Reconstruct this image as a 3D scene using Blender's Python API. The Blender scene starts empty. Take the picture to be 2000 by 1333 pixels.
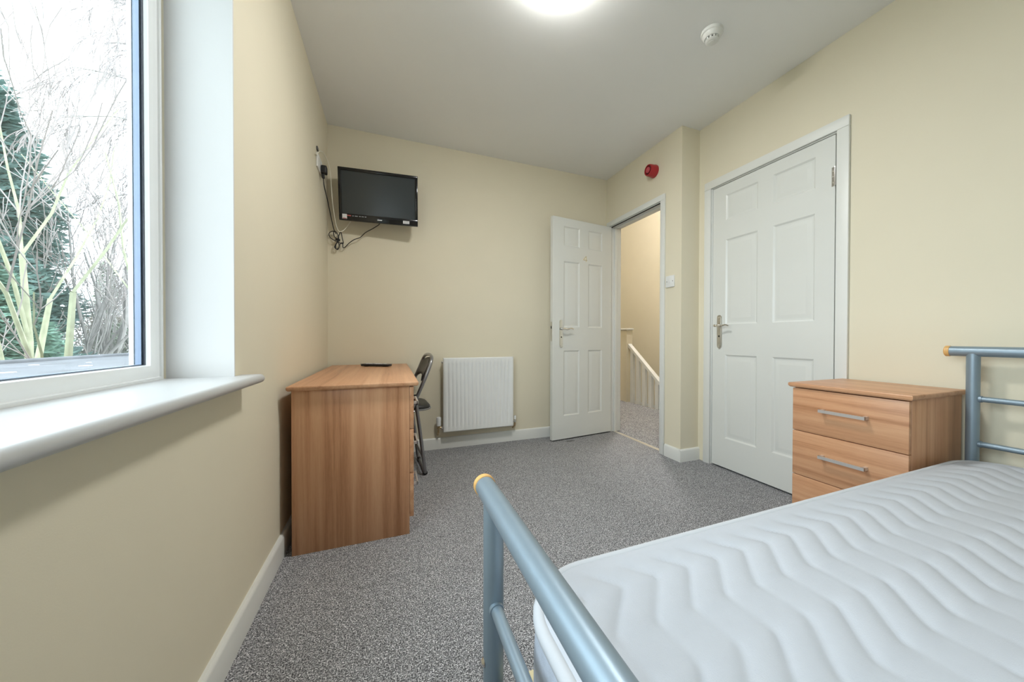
import bpy, bmesh, math, random
from mathutils import Vector, Matrix
PI = math.pi
scene = bpy.context.scene
col = scene.collection

# ------------------------------------------------------------------ camera
YAW, PITCH, ROLL = 0.3906, -0.009, 0.0024
CAM = Vector((0.4265, 0.0, 0.9159))
F_PX, PU = 694.80, 1048.64                    # for a 2000 x 1333 frame
cd = bpy.data.cameras.new('camera'); cam = bpy.data.objects.new('camera', cd); col.objects.link(cam)
fw = Vector((math.sin(YAW)*math.cos(PITCH), math.cos(YAW)*math.cos(PITCH), math.sin(PITCH)))
rt = Vector((math.cos(YAW), -math.sin(YAW), 0)); up = rt.cross(fw)
rt2 = rt*math.cos(ROLL)+up*math.sin(ROLL); up2 = up*math.cos(ROLL)-rt*math.sin(ROLL)
cam.matrix_world = Matrix(((rt2.x, up2.x, -fw.x, CAM.x), (rt2.y, up2.y, -fw.y, CAM.y), (rt2.z, up2.z, -fw.z, CAM.z), (0, 0, 0, 1)))
cd.sensor_width = 36.0; cd.lens = F_PX/2000*36; cd.shift_x = -(PU-1000)/2000
cd.clip_start = 0.02; cd.clip_end = 200
scene.camera = cam

# ------------------------------------------------------------------ sky, exposure
SKY = 6.0
LAMP = 108.0
HALL_LAMP = 225.0
w = bpy.data.worlds.new('overcast'); scene.world = w; w.use_nodes = True
bg = w.node_tree.nodes['Background']; bg.inputs['Color'].default_value = (0.885, 0.945, 1.0, 1); bg.inputs['Strength'].default_value = SKY
vs = scene.view_settings
vs.view_transform = 'Standard'; vs.look = 'None'; vs.gamma = 1.0; vs.exposure = 0.17; vs.use_curve_mapping = False
# light portal in the window opening (guides sky sampling only)
pl = bpy.data.lights.new('window_portal', 'AREA'); pl.shape = 'RECTANGLE'; pl.size = 1.70; pl.size_y = 1.36; pl.cycles.is_portal = True
po = bpy.data.objects.new('window_portal', pl); col.objects.link(po)
po.location = (-0.215, 0.43, 1.50); po.rotation_euler = (0, -PI/2, 0); po.rotation_euler = Vector((1, 0, 0)).to_track_quat('-Z', 'Y').to_euler()

# ------------------------------------------------------------------ room dimensions
D, H, W, W1, YP = 3.0112, 2.4795, 2.5836, 2.4106, 2.0242
YB = -1.35
# ------------------------------------------------------------------ materials
MATS = {}
def new_mat(name):
    m = bpy.data.materials.new(name); m.use_nodes = True
    MATS[name] = m
    return m, m.node_tree.nodes, m.node_tree.links, m.node_tree.nodes['Principled BSDF']
def plain(name, rgb, rough=0.5, metal=0.0, var=0.03, scale=12.0, bump=0.0, bscale=200.0, spec=0.5, coat=0.0):
    m, N, L, b = new_mat(name)
    tc = N.new('ShaderNodeTexCoord'); n = N.new('ShaderNodeTexNoise'); n.inputs['Scale'].default_value = scale; n.inputs['Detail'].default_value = 4
    L.new(tc.outputs['Object'], n.inputs['Vector'])
    cr = N.new('ShaderNodeValToRGB')
    cr.color_ramp.elements[0].position = 0.3; cr.color_ramp.elements[1].position = 0.7
    cr.color_ramp.elements[0].color = tuple(c*(1-var) for c in rgb)+(1,); cr.color_ramp.elements[1].color = tuple(min(1, c*(1+var)) for c in rgb)+(1,)
    L.new(n.outputs['Fac'], cr.inputs['Fac']); L.new(cr.outputs['Color'], b.inputs['Base Color'])
    b.inputs['Roughness'].default_value = rough; b.inputs['Metallic'].default_value = metal; b.inputs['Specular IOR Level'].default_value = spec
    b.inputs['Coat Weight'].default_value = coat
    if bump:
        n2 = N.new('ShaderNodeTexNoise'); n2.inputs['Scale'].default_value = bscale; n2.inputs['Detail'].default_value = 3
        L.new(tc.outputs['Object'], n2.inputs['Vector'])
        bp = N.new('ShaderNodeBump'); bp.inputs['Strength'].default_value = bump; bp.inputs['Distance'].default_value = 0.002
        L.new(n2.outputs['Fac'], bp.inputs['Height']); L.new(bp.outputs['Normal'], b.inputs['Normal'])
    return m
def emit(name, rgb, s):
    m, N, L, b = new_mat(name)
    b.inputs['Base Color'].default_value = (0.9, 0.9, 0.9, 1); b.inputs['Emission Color'].default_value = rgb+(1,); b.inputs['Emission Strength'].default_value = s
    return m
plain('wall_cream', (0.77, 0.714, 0.568), 0.75, var=0.012, scale=3, bump=0.06, bscale=350, spec=0.25)
plain('ceiling_white', (0.90, 0.91, 0.905), 0.85, var=0.01, scale=2, spec=0.2)
plain('paint_white', (0.77, 0.78, 0.755), 0.42, var=0.01, scale=4)
plain('door_white', (0.735, 0.75, 0.725), 0.24, var=0.01, scale=4, bump=0.05, bscale=90)
plain('reveal_white', (0.71, 0.705, 0.70), 0.5, var=0.01, scale=4)
plain('sill_white', (0.50, 0.51, 0.515), 0.35, var=0.01)
plain('pvc_white', (0.82, 0.85, 0.86), 0.22, var=0.01)
plain('rubber', (0.03, 0.035, 0.05), 0.5)
plain('spacer', (0.20, 0.255, 0.36), 0.35, metal=0.3)
plain('radiator_white', (0.86, 0.88, 0.88), 0.3, var=0.01)
plain('chrome', (0.78, 0.77, 0.75), 0.12, metal=1.0, var=0.01)
plain('satin_steel', (0.62, 0.61, 0.58), 0.3, metal=1.0, var=0.03)
plain('brass', (0.55, 0.42, 0.25), 0.3, metal=1.0)
plain('brushed', (0.74, 0.74, 0.74), 0.35, metal=0.7, var=0.02)
plain('bed_silver', (0.26, 0.335, 0.40), 0.40, metal=0.45, var=0.02, scale=30)
plain('cap_beech', (0.72, 0.42, 0.15), 0.4, var=0.08, scale=60)
plain('bed_dark', (0.10, 0.11, 0.125), 0.45, metal=0.3)
plain('slat_pine', (0.66, 0.58, 0.36), 0.6, var=0.08, scale=25)
plain('ticking', (0.530, 0.560, 0.615), 0.9, var=0.012, scale=40, bump=0.25, bscale=700, spec=0.1)
plain('ticking_side', (0.52, 0.57, 0.66), 0.9, var=0.06, scale=60, bump=0.3, bscale=500, spec=0.1)
plain('piping', (0.57, 0.60, 0.645), 0.8, var=0.01)
plain('black_gloss', (0.006, 0.006, 0.008), 0.12, var=0.0)
plain('black_plastic', (0.012, 0.012, 0.013), 0.4)
plain('grey_plastic', (0.08, 0.08, 0.085), 0.45)
plain('screen_off', (0.036, 0.044, 0.049), 0.22, var=0.0)  # room reflection put into the base colour as a paler blue-grey
plain('sticker', (0.75, 0.76, 0.78), 0.5)
plain('sticker_grey', (0.30, 0.32, 0.34), 0.5)
plain('sticker_red', (0.45, 0.10, 0.09), 0.5)
plain('vinyl_black', (0.018, 0.018, 0.018), 0.42, bump=0.2, bscale=120)
plain('chair_grey', (0.30, 0.30, 0.31), 0.28, metal=0.8)
plain('socket_white', (0.80, 0.81, 0.80), 0.3)
plain('cable_cream', (0.86, 0.83, 0.72), 0.5)
plain('alarm_red', (0.42, 0.022, 0.03), 0.35)
plain('alarm_dark', (0.10, 0.004, 0.006), 0.5)
plain('alarm_pink', (0.50, 0.07, 0.09), 0.35)
plain('detector_white', (0.80, 0.81, 0.79), 0.4)
plain('dark_slot', (0.01, 0.01, 0.01), 0.6)
plain('threshold_metal', (0.70, 0.66, 0.58), 0.35, metal=0.6)
plain('roof_felt', (0.105, 0.11, 0.125), 0.8, var=0.25, scale=5, bump=0.5, bscale=30)
plain('dropping', (0.8, 0.8, 0.78), 0.8)
plain('bark', (0.26, 0.245, 0.235), 0.9, var=0.2, scale=8)
plain('bark_green', (0.30, 0.31, 0.215), 0.9, var=0.25, scale=6)
plain('twig', (0.28, 0.25, 0.245), 0.9)
plain('needles', (0.125, 0.205, 0.19), 0.75, var=0.35, scale=2.5)  # base colour paled to stand in for haze
plain('needles_light', (0.145, 0.25, 0.20), 0.75, var=0.35, scale=2.5)
plain('ivy', (0.20, 0.24, 0.18), 0.7, var=0.4, scale=3)
plain('hedge_brown', (0.31, 0.285, 0.245), 0.9, var=0.3, scale=3)
plain('lawn', (0.09, 0.13, 0.05), 0.95, var=0.3, scale=2)
plain('brick', (0.30, 0.13, 0.08), 0.9, var=0.2, scale=10)
plain('number_metal', (0.82, 0.78, 0.62), 0.25, metal=0.6)
emit('lamp_glow', (1.0, 0.99, 0.95), LAMP)
emit('hall_glow', (1.0, 0.94, 0.89), HALL_LAMP)

def glass_mat():
    m, N, L, b = new_mat('pane_glass'); N.remove(b); out = N['Material Output']
    t = N.new('ShaderNodeBsdfTransparent'); t.inputs['Color'].default_value = (0.96, 0.98, 0.98, 1)
    g = N.new('ShaderNodeBsdfGlossy'); g.inputs['Roughness'].default_value = 0.01
    lw = N.new('ShaderNodeLayerWeight'); lw.inputs['Blend'].default_value = 0.5
    pw = N.new('ShaderNodeMath'); pw.operation = 'POWER'; pw.inputs[1].default_value = 5.0; L.new(lw.outputs['Facing'], pw.inputs[0])
    f = N.new('ShaderNodeMath'); f.operation = 'MULTIPLY_ADD'; f.inputs[1].default_value = 0.5; f.inputs[2].default_value = 0.02; L.new(pw.outputs[0], f.inputs[0])
    mx = N.new('ShaderNodeMixShader'); L.new(f.outputs[0], mx.inputs[0]); L.new(t.outputs[0], mx.inputs[1]); L.new(g.outputs[0], mx.inputs[2]); L.new(mx.outputs[0], out.inputs['Surface'])
glass_mat()

def wood(name, axis, dark=(0.385, 0.172, 0.078), mid=(0.585, 0.305, 0.165), light=(0.70, 0.405, 0.235), rough=0.38):
    """laminate with the grain running along the given axis (0, 1 or 2) of the object"""
    m, N, L, b = new_mat(name)
    tc = N.new('ShaderNodeTexCoord')
    def noise(sc_across, sc_along, detail, dist=0.0):
        mp = N.new('ShaderNodeMapping'); s = [sc_across]*3; s[axis] = sc_along; mp.inputs['Scale'].default_value = s
        L.new(tc.outputs['Object'], mp.inputs['Vector'])
        n = N.new('ShaderNodeTexNoise'); n.inputs['Scale'].default_value = 1.0; n.inputs['Detail'].default_value = detail; n.inputs['Distortion'].default_value = dist
        L.new(mp.outputs[0], n.inputs['Vector']); return n
    a = noise(26, 0.7, 4, 0.5); c = noise(160, 5, 4); e = noise(420, 26, 2)
    ramp = N.new('ShaderNodeValToRGB'); el = ramp.color_ramp.elements
    el[0].position = 0.28; el[0].color = dark+(1,); el[1].position = 0.72; el[1].color = light+(1,)
    k = el.new(0.48); k.color = mid+(1,)
    m1 = N.new('ShaderNodeMath'); m1.operation = 'MULTIPLY_ADD'; m1.inputs[1].default_value = 0.90; m1.inputs[2].default_value = -0.12
    L.new(a.outputs['Fac'], m1.inputs[0])
    m2 = N.new('ShaderNodeMath'); m2.operation = 'MULTIPLY_ADD'; m2.inputs[1].default_value = 0.22; L.new(c.outputs['Fac'], m2.inputs[0]); L.new(m1.outputs[0], m2.inputs[2])
    m3 = N.new('ShaderNodeMath'); m3.operation = 'MULTIPLY_ADD'; m3.inputs[1].default_value = 0.16; L.new(e.outputs['Fac'], m3.inputs[0]); L.new(m2.outputs[0], m3.inputs[2])
    L.new(m3.outputs[0], ramp.inputs['Fac']); L.new(ramp.outputs['Color'], b.inputs['Base Color'])
    b.inputs['Roughness'].default_value = rough
    bp = N.new('ShaderNodeBump'); bp.inputs['Strength'].default_value = 0.08; bp.inputs['Distance'].default_value = 0.001
    L.new(e.outputs['Fac'], bp.inputs['Height']); L.new(bp.outputs['Normal'], b.inputs['Normal'])
for ax, nm in enumerate(('wood_x', 'wood_y', 'wood_z')): wood(nm, ax)

def carpet():
    m, N, L, b = new_mat('carpet')
    tc = N.new('ShaderNodeTexCoord')
    v = N.new('ShaderNodeTexVoronoi'); v.inputs['Scale'].default_value = 185; L.new(tc.outputs['Object'], v.inputs['Vector'])
    n = N.new('ShaderNodeTexNoise'); n.inputs['Scale'].default_value = 270; n.inputs['Detail'].default_value = 3; L.new(tc.outputs['Object'], n.inputs['Vector'])
    big = N.new('ShaderNodeTexNoise'); big.inputs['Scale'].default_value = 4; L.new(tc.outputs['Object'], big.inputs['Vector'])
    ramp = N.new('ShaderNodeValToRGB'); e = ramp.color_ramp.elements
    e[0].position = 0.38; e[0].color = (0.072, 0.073, 0.080, 1); e[1].position = 0.64; e[1].color = (0.73, 0.73, 0.75, 1)
    k = e.new(0.5); k.color = (0.268, 0.270, 0.286, 1)
    L.new(n.outputs['Fac'], ramp.inputs['Fac'])
    sep = N.new('ShaderNodeSeparateColor'); L.new(v.outputs['Color'], sep.inputs[0])
    mr = N.new('ShaderNodeMapRange'); mr.inputs['To Min'].default_value = 0.62; mr.inputs['To Max'].default_value = 1.38; L.new(sep.outputs[0], mr.inputs['Value'])
    mr2 = N.new('ShaderNodeMapRange'); mr2.inputs['To Min'].default_value = 0.92; mr2.inputs['To Max'].default_value = 1.08; L.new(big.outputs['Fac'], mr2.inputs['Value'])
    mm = N.new('ShaderNodeMath'); mm.operation = 'MULTIPLY'; L.new(mr.outputs[0], mm.inputs[0]); L.new(mr2.outputs[0], mm.inputs[1])
    # a darker oval patch beside the open door
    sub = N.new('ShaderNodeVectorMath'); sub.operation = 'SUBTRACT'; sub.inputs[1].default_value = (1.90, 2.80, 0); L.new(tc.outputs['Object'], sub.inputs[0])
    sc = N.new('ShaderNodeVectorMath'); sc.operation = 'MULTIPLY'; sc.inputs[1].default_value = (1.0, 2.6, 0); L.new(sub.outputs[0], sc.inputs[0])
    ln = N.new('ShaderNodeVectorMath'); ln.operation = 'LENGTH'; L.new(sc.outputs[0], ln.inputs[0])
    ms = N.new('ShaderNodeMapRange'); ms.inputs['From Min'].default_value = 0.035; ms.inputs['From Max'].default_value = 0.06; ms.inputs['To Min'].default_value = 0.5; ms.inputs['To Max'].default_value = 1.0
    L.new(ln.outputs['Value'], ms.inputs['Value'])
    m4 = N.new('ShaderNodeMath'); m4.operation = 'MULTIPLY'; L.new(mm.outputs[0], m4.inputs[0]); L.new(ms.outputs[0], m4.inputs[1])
    vm = N.new('ShaderNodeVectorMath'); vm.operation = 'SCALE'; L.new(ramp.outputs['Color'], vm.inputs[0]); L.new(m4.outputs[0], vm.inputs['Scale'])
    L.new(vm.outputs[0], b.inputs['Base Color']); b.inputs['Roughness'].default_value = 0.95; b.inputs['Specular IOR Level'].default_value = 0.1
    bp = N.new('ShaderNodeBump'); bp.inputs['Strength'].default_value = 0.9; bp.inputs['Distance'].default_value = 0.004
    L.new(n.outputs['Fac'], bp.inputs['Height']); L.new(bp.outputs['Normal'], b.inputs['Normal'])
carpet()

# ------------------------------------------------------------------ mesh helpers
class MB:
    def __init__(s): s.v = []; s.f = []
    def add(s, vs, fs):
        o = len(s.v); s.v += [tuple(p) for p in vs]; s.f += [tuple(i+o for i in f) for f in fs]; return s
    def box(s, a, b):
        x0, y0, z0 = a; x1, y1, z1 = b
        return s.add([(x0,y0,z0),(x1,y0,z0),(x1,y1,z0),(x0,y1,z0),(x0,y0,z1),(x1,y0,z1),(x1,y1,z1),(x0,y1,z1)],
                     [(3,2,1,0),(4,5,6,7),(0,1,5,4),(1,2,6,5),(2,3,7,6),(3,0,4,7)])
    def bbox(s, a, b, r=0.002, seg=2):
        bm = bmesh.new(); bmesh.ops.create_cube(bm, size=1.0)
        for v in bm.verts: v.co = Vector([(a[i]+b[i])/2+v.co[i]*(b[i]-a[i]) for i in range(3)])
        r = min(r, 0.45*min(abs(b[i]-a[i]) for i in range(3)))
        bmesh.ops.bevel(bm, geom=list(bm.edges), offset=r, segments=seg, profile=0.5, affect='EDGES')
        bm.verts.index_update()
        s.add([v.co[:] for v in bm.verts], [[v.index for v in f.verts] for f in bm.faces]); bm.free(); return s
    def tube(s, pts, r, n=12, caps=True, closed=False):
        pts = [Vector(p) for p in pts]; m = len(pts)
        rs = r if isinstance(r, (list, tuple)) else [r]*m
        vs = []; fs = []; ref = None
        for i, p in enumerate(pts):
            if closed: t = pts[(i+1) % m]-pts[i-1]
            else: t = pts[min(i+1, m-1)]-pts[max(i-1, 0)]
            t.normalize()
            if ref is None:
                ref = Vector((0, 0, 1)) if abs(t.z) < 0.9 else Vector((1, 0, 0))
            u = (ref-t*ref.dot(t)).normalized(); ref = u; q = t.cross(u)
            for k in range(n):
                a = 2*PI*k/n; vs.append(p+(u*math.cos(a)+q*math.sin(a))*rs[i])
        for i in range(m if closed else m-1):
            j = (i+1) % m
            for k in range(n): fs.append((i*n+k, i*n+(k+1) % n, j*n+(k+1) % n, j*n+k))
        if caps and not closed:
            fs.append(tuple(range(n))[::-1]); fs.append(tuple((m-1)*n+k for k in range(n)))
        return s.add(vs, fs)
    def lathe(s, prof, n=32, axis=2, c=(0, 0, 0)):
        """prof: (radius, height) along the axis"""
        vs = []; fs = []
        for r, h in prof:
            for k in range(n):
                a = 2*PI*k/n; p = [0, 0, 0]; p[(axis+1) % 3] = r*math.cos(a); p[(axis+2) % 3] = r*math.sin(a); p[axis] = h
                vs.append((p[0]+c[0], p[1]+c[1], p[2]+c[2]))
        for i in range(len(prof)-1):
            for k in range(n): fs.append((i*n+k, i*n+(k+1) % n, (i+1)*n+(k+1) % n, (i+1)*n+k))
        fs.append(tuple(range(n))[::-1]); fs.append(tuple((len(prof)-1)*n+k for k in range(n)))
        return s.add(vs, fs)
    def prism(s, poly, axis, a, b):
        """extrude a 2D polygon (in the two other axes, cyclic order) from a to b along axis"""
        n = len(poly); vs = []
        for h in (a, b):
            for p in poly:
                q = [0, 0, 0]; q[(axis+1) % 3] = p[0]; q[(axis+2) % 3] = p[1]; q[axis] = h; vs.append(q)
        fs = [tuple(range(n))[::-1], tuple(range(n, 2*n))]
        for k in range(n): fs.append((k, (k+1) % n, n+(k+1) % n, n+k))
        return s.add(vs, fs)
    def build(s, name, mat, parent=None, loc=None, smooth=35, rot=None):
        me = bpy.data.meshes.new(name); me.from_pydata(s.v, [], s.f); me.update()
        bm = bmesh.new(); bm.from_mesh(me); bmesh.ops.recalc_face_normals(bm, faces=bm.faces); bm.to_mesh(me); bm.free()
        if smooth:
            me.shade_smooth(); me.set_sharp_from_angle(angle=math.radians(smooth))
        o = bpy.data.objects.new(name, me); col.objects.link(o)
        me.materials.append(MATS[mat])
        if parent is not None: o.parent = parent
        if loc is not None: o.location = loc
        if rot is not None: o.rotation_euler = rot
        return o
def tag(o, label, cat=None, group=None, kind=None):
    o['label'] = label
    if cat: o['category'] = cat
    if group: o['group'] = group
    if kind: o['kind'] = kind
    return o
def thing(name, label, cat, loc=(0, 0, 0), rz=0, group=None, kind=None):
    o = bpy.data.objects.new(name, None); col.objects.link(o); o.empty_display_size = 0.1
    o.location = loc; o.rotation_euler = (0, 0, rz)
    return tag(o, label, cat, group, kind)
def struct(o, label, cat): return tag(o, label, cat, kind='structure')
def B(a, b): return MB().box(a, b)
def spline(pts, n=6):
    P = [Vector(p) for p in pts]; out = []
    for i in range(len(P)-1):
        p0 = P[max(i-1, 0)]; p1 = P[i]; p2 = P[i+1]; p3 = P[min(i+2, len(P)-1)]
        for k in range(n):
            t = k/n
            out.append(0.5*((2*p1)+(p2-p0)*t+(2*p0-5*p1+4*p2-p3)*t*t+(3*p1-p0-3*p2+p3)*t**3))
    out.append(P[-1]); return out

# ------------------------------------------------------------------ shell
HT = 3.9
HX, HY0, HY1 = 4.55, 1.2, 6.6           # landing beyond the doorway
struct(B((-0.30, YB-0.15, -0.12), (W1+0.06, D+0.15, 0)).box((W1+0.06, YB-0.15, -0.12), (W+0.15, YP, 0)).build('floor', 'carpet', smooth=0),
       'grey flecked loop carpet covering the bedroom floor', 'floor')
struct(B((-0.30, YB-0.15, H), (W+0.15, D+0.15, H+0.12)).build('ceiling', 'ceiling_white', smooth=0), 'plain white painted bedroom ceiling', 'ceiling')
WY0, WY1, WZ0, WZ1 = -0.45, 1.31, 0.775, 2.22
struct(B((-0.198, YB-0.15, 0), (0, WY0-0.006, H)).box((-0.198, WY1+0.006, 0), (0, D+0.15, H)).box((-0.198, WY0-0.006, 0), (0, WY1+0.006, WZ0)).box((-0.198, WY0-0.006, WZ1), (0, WY1+0.006, H)).build('wall_left', 'wall_cream', smooth=0),
       'cream painted wall holding the big window', 'wall')
struct(B((0, D, 0), (W1+0.12, D+0.15, H)).build('wall_far', 'wall_cream', smooth=0), 'cream painted wall with television and radiator', 'wall')
struct(B((0, YB-0.15, 0), (W, YB, H)).build('wall_back', 'wall_cream', smooth=0), 'cream painted wall closing the room behind the bed', 'wall')
DY0, DY1, DZ = 1.105, 1.930, 2.015       # closed door hole
struct(B((W, YB-0.15, 0), (W+0.15, DY0, H)).box((W, DY1, 0), (W+0.15, YP, H)).box((W, DY0, DZ), (W+0.15, DY1, H)).build('wall_right', 'wall_cream', smooth=0),
       'cream painted wall with the closed door and headboard', 'wall')
OY0, OY1, OZ = 2.212, 2.962, 2.018       # doorway hole
struct(B((W1, YP, 0), (W1+0.12, OY0, H)).box((W1, OY1, 0), (W1+0.12, D, H)).box((W1, OY0, OZ), (W1+0.12, OY1, H)).box((W1+0.12, YP, 0), (W+0.15, YP+0.10, H)).build('wall_doorway', 'wall_cream', smooth=0),
       'cream wall stepping forward around the open doorway', 'wall')
# landing
struct(B((W1+0.06, YP, -0.12), (3.60, HY1, -0.002)).box((W+0.15, HY0, -0.12), (3.60, YP, -0.002)).build('floor_landing', 'carpet', smooth=0), 'grey carpet on the landing outside the open door', 'floor')
struct(B((W1, HY0, HT), (HX+0.1, HY1, HT+0.1)).build('ceiling_landing', 'ceiling_white', smooth=0), 'white ceiling over the landing outside', 'ceiling')
struct(B((HX, HY0, -2.4), (HX+0.1, HY1, HT)).build('wall_stairwell', 'wall_cream', smooth=0), 'cream wall of the stairwell behind the balustrade', 'wall')
struct(B((W+0.05, HY0-0.1, H+0.12), (W+0.15, D+0.15, HT)).build('wall_landing_upper', 'wall_cream', smooth=0), 'cream landing wall rising above the bedroom ceiling', 'wall')
struct(B((W1+0.12, HY1, -2.4), (HX+0.1, HY1+0.1, HT)).build('wall_landing', 'wall_cream', smooth=0), 'cream wall at the end of the landing', 'wall')
struct(B((W+0.15, HY0-0.1, -2.4), (HX+0.1, HY0, HT)).build('wall_landing_near', 'wall_cream', smooth=0), 'cream wall closing the near end of the landing', 'wall')
struct(B((W1+0.02, D+0.15, 0), (W1+0.12, HY1, HT)).build('wall_landing_side', 'wall_cream', smooth=0), 'cream landing wall beside the doorway', 'wall')
struct(B((W1, HY0-0.1, -2.5), (HX+0.1, HY1+0.1, -2.4)).build('floor_stairwell', 'carpet', smooth=0), 'carpet at the foot of the stairwell', 'floor')
struct(B((3.58, HY0-0.1, -2.4), (3.599, HY1, -0.003)).build('wall_stairwell_side', 'wall_cream', smooth=0), 'cream wall under the landing edge', 'wall')
def skirting(name, p0, p1, nrm, label, h=0.092, t=0.016):
    """skirting board with a rounded top edge from p0 to p1 (xy), standing out along nrm"""
    p0 = Vector((p0[0], p0[1], 0)); p1 = Vector((p1[0], p1[1], 0)); n = Vector((nrm[0], nrm[1], 0))
    prof = [(0, 0), (t, 0), (t, h-0.012), (t-0.003, h-0.004), (t-0.008, h), (0, h)]
    vs = []; k = len(prof)
    for p in (p0, p1):
        for a, z in prof: q = p+n*a; vs.append((q.x, q.y, z))
    fs = [tuple(range(k))[::-1], tuple(range(k, 2*k))]+[(i, (i+1) % k, k+(i+1) % k, k+i) for i in range(k)]
    return struct(MB().add(vs, fs).build(name, 'paint_white'), label, 'skirting board')
skirting('baseboard_left', (0, YB), (0, D), (1, 0), 'white skirting board under the window wall')
skirting('baseboard_far', (0.016, D), (W1, D), (0, -1), 'white skirting board under the radiator')
skirting('baseboard_return', (W1-0.016, YP), (W, YP), (0, -1), 'short white skirting board on the wall step between the doors')
skirting('baseboard_right', (W, 1.07), (W, YB), (-1, 0), 'white skirting board behind chest of drawers and headboard')
skirting('baseboard_doorway', (W1, YP), (W1, 2.178), (-1, 0), 'white skirting board under the light switch')
skirting('baseboard_back', (0.016, YB), (W-0.016, YB), (0, 1), 'white skirting board on the wall behind the bed')

# ------------------------------------------------------------------ window
win = thing('window_1', 'large white plastic framed window with deep white sill', 'window', (0, 0, 0), kind='structure')
fy1, fy0, fz0, fz1 = 1.305, WY0, 0.785, 2.215
def frame_ring(x0, x1, wd, r=0.004):
    m = MB()
    m.bbox((x0, fy1-wd, fz0), (x1, fy1, fz1), r); m.bbox((x0, fy0, fz0), (x1, fy0+wd, fz1), r)
    m.bbox((x0, fy0+wd, fz0), (x1, fy1-wd, fz0+wd), r); m.bbox((x0, fy0+wd, fz1-wd), (x1, fy1-wd, fz1), r)
    return m
frame_ring(-0.1965, -0.160, 0.045).build('frame', 'pvc_white', win)
# stepped, rounded glazing bead: two quarter steps towards the glass (mitred corners)
def bead_ring(prof, name, mat):
    """prof: (distance in from the frame's outer edge, x) swept round the four sides with mitres"""
    k = len(prof); vs = []; fs = []
    for (sy, sz) in ((1, 0), (0, 0), (0, 1), (1, 1)):
        for d, x in prof:
            vs.append((x, fy1-d if sy else fy0+d, fz0+d if sz == 0 else fz1-d))
    for c in range(4):
        e = (c+1) % 4
        for i in range(k): fs.append((c*k+i, c*k+(i+1) % k, e*k+(i+1) % k, e*k+i))
    return MB().add(vs, fs).build(name, mat, win, smooth=50)
bead_ring([(0.002, -0.162), (0.002, -0.154), (0.012, -0.150), (0.022, -0.149), (0.024, -0.153), (0.036, -0.152), (0.046, -0.153), (0.055, -0.156), (0.055, -0.160), (0.057, -0.164), (0.056, -0.168), (0.04, -0.168)], 'glazing_bead', 'pvc_white')
bead_ring([(0.050, -0.1665), (0.0578, -0.1650), (0.0580, -0.1685), (0.050, -0.1688)], 'gasket', 'rubber')
bead_ring([(0.044, -0.1725), (0.059, -0.1725), (0.059, -0.1845), (0.044, -0.1845)], 'spacer_bar', 'spacer')
bead_ring([(0.040, -0.1880), (0.057, -0.1880), (0.055, -0.198), (0.048, -0.2015), (0.040, -0.2015)], 'outer_lip', 'pvc_white')
B((-0.1720, fy0+0.05, fz0+0.05), (-0.1690, fy1-0.05, fz1-0.05)).build('pane', 'pane_glass', win, smooth=0)
B((-0.1878, fy0+0.05, fz0+0.05), (-0.1850, fy1-0.05, fz1-0.05)).build('pane', 'pane_glass', win, smooth=0)
B((-0.152, WY1-0.0005, 0.80), (0.0006, WY1+0.0055, WZ1)).build('side_lining', 'reveal_white', win, smooth=0)
B((-0.152, WY0-0.0055, 0.80), (0.0006, WY0+0.0005, WZ1)).build('side_lining', 'reveal_white', win, smooth=0)
B((-0.152, WY0, WZ1-0.006), (0.0006, WY1, WZ1-0.0001)).build('head_lining', 'reveal_white', win, smooth=0)
sill = MB()
nose = [(0.046+0.0135*math.cos(a), 0.7865+0.0135*math.sin(a)) for a in [(-PI/2+PI*i/10) for i in range(11)]]
def sillprism(m, y0, y1, xb):
    poly = [(z, x) for x, z in ([(xb, 0.800)]+[(xb, 0.776)]+[(x, z) for x, z in nose])]   # (x, z) outline, prism along y expects (z, x)
    return m.prism(poly, 1, y0, y1)
sillprism(sill, WY0-0.07, WY1+0.055, 0.0008)
B_s = sill.box((-0.158, WY0, 0.776), (0.0008, WY1, 0.800))
sill.build('window_sill', 'sill_white', win)

# ------------------------------------------------------------------ doors
def door_leaf(name, w, h, t=0.036, cols=None, rows=None):
    """six-panel leaf: local x 0..w, z 0..h, seen face at y=0, back at y=t. Returns root, list"""
    xs = [0]; 
    for a, b in cols: xs += [a, b]
    xs.append(w); zs = [0]
    for a, b in rows: zs += [a, b]
    zs.append(h)
    m = MB()
    for i in range(len(xs)-1):
        for j in range(len(zs)-1):
            if i % 2 == 1 and j % 2 == 1: continue
            m.add([(xs[i], 0, zs[j]), (xs[i+1], 0, zs[j]), (xs[i+1], 0, zs[j+1]), (xs[i], 0, zs[j+1])], [(0, 1, 2, 3)])
    m.add([(0,0,0),(w,0,0),(w,0,h),(0,0,h),(0,t,0),(w,t,0),(w,t,h),(0,t,h)], [(0,4,5,1),(1,5,6,2),(2,6,7,3),(3,7,4,0),(4,7,6,5)])
    return m
def panel_mesh(pw, ph):
    loops = [(0, 0), (0.004, 0.0025), (0.010, 0.0065), (0.016, 0.0075), (0.022, 0.0065), (0.040, 0.0015), (0.046, 0.0012)]
    vs = []; fs = []
    for d, y in loops: vs += [(d, y, d), (pw-d, y, d), (pw-d, y, ph-d), (d, y, ph-d)]
    for i in range(len(loops)-1):
        for k in range(4): fs.append((i*4+k, i*4+(k+1) % 4, (i+1)*4+(k+1) % 4, (i+1)*4+k))
    n = (len(loops)-1)*4; fs.append((n, n+1, n+2, n+3))
    o = len(vs); vs += [(0, 0.012, 0), (pw, 0.012, 0), (pw, 0.012, ph), (0, 0.012, ph)]
    fs += [(0, 1, o+1, o), (1, 2, o+2, o+1), (2, 3, o+3, o+2), (3, 0, o, o+3), (o, o+1, o+2, o+3)]
    return MB().add(vs, fs)
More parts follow.
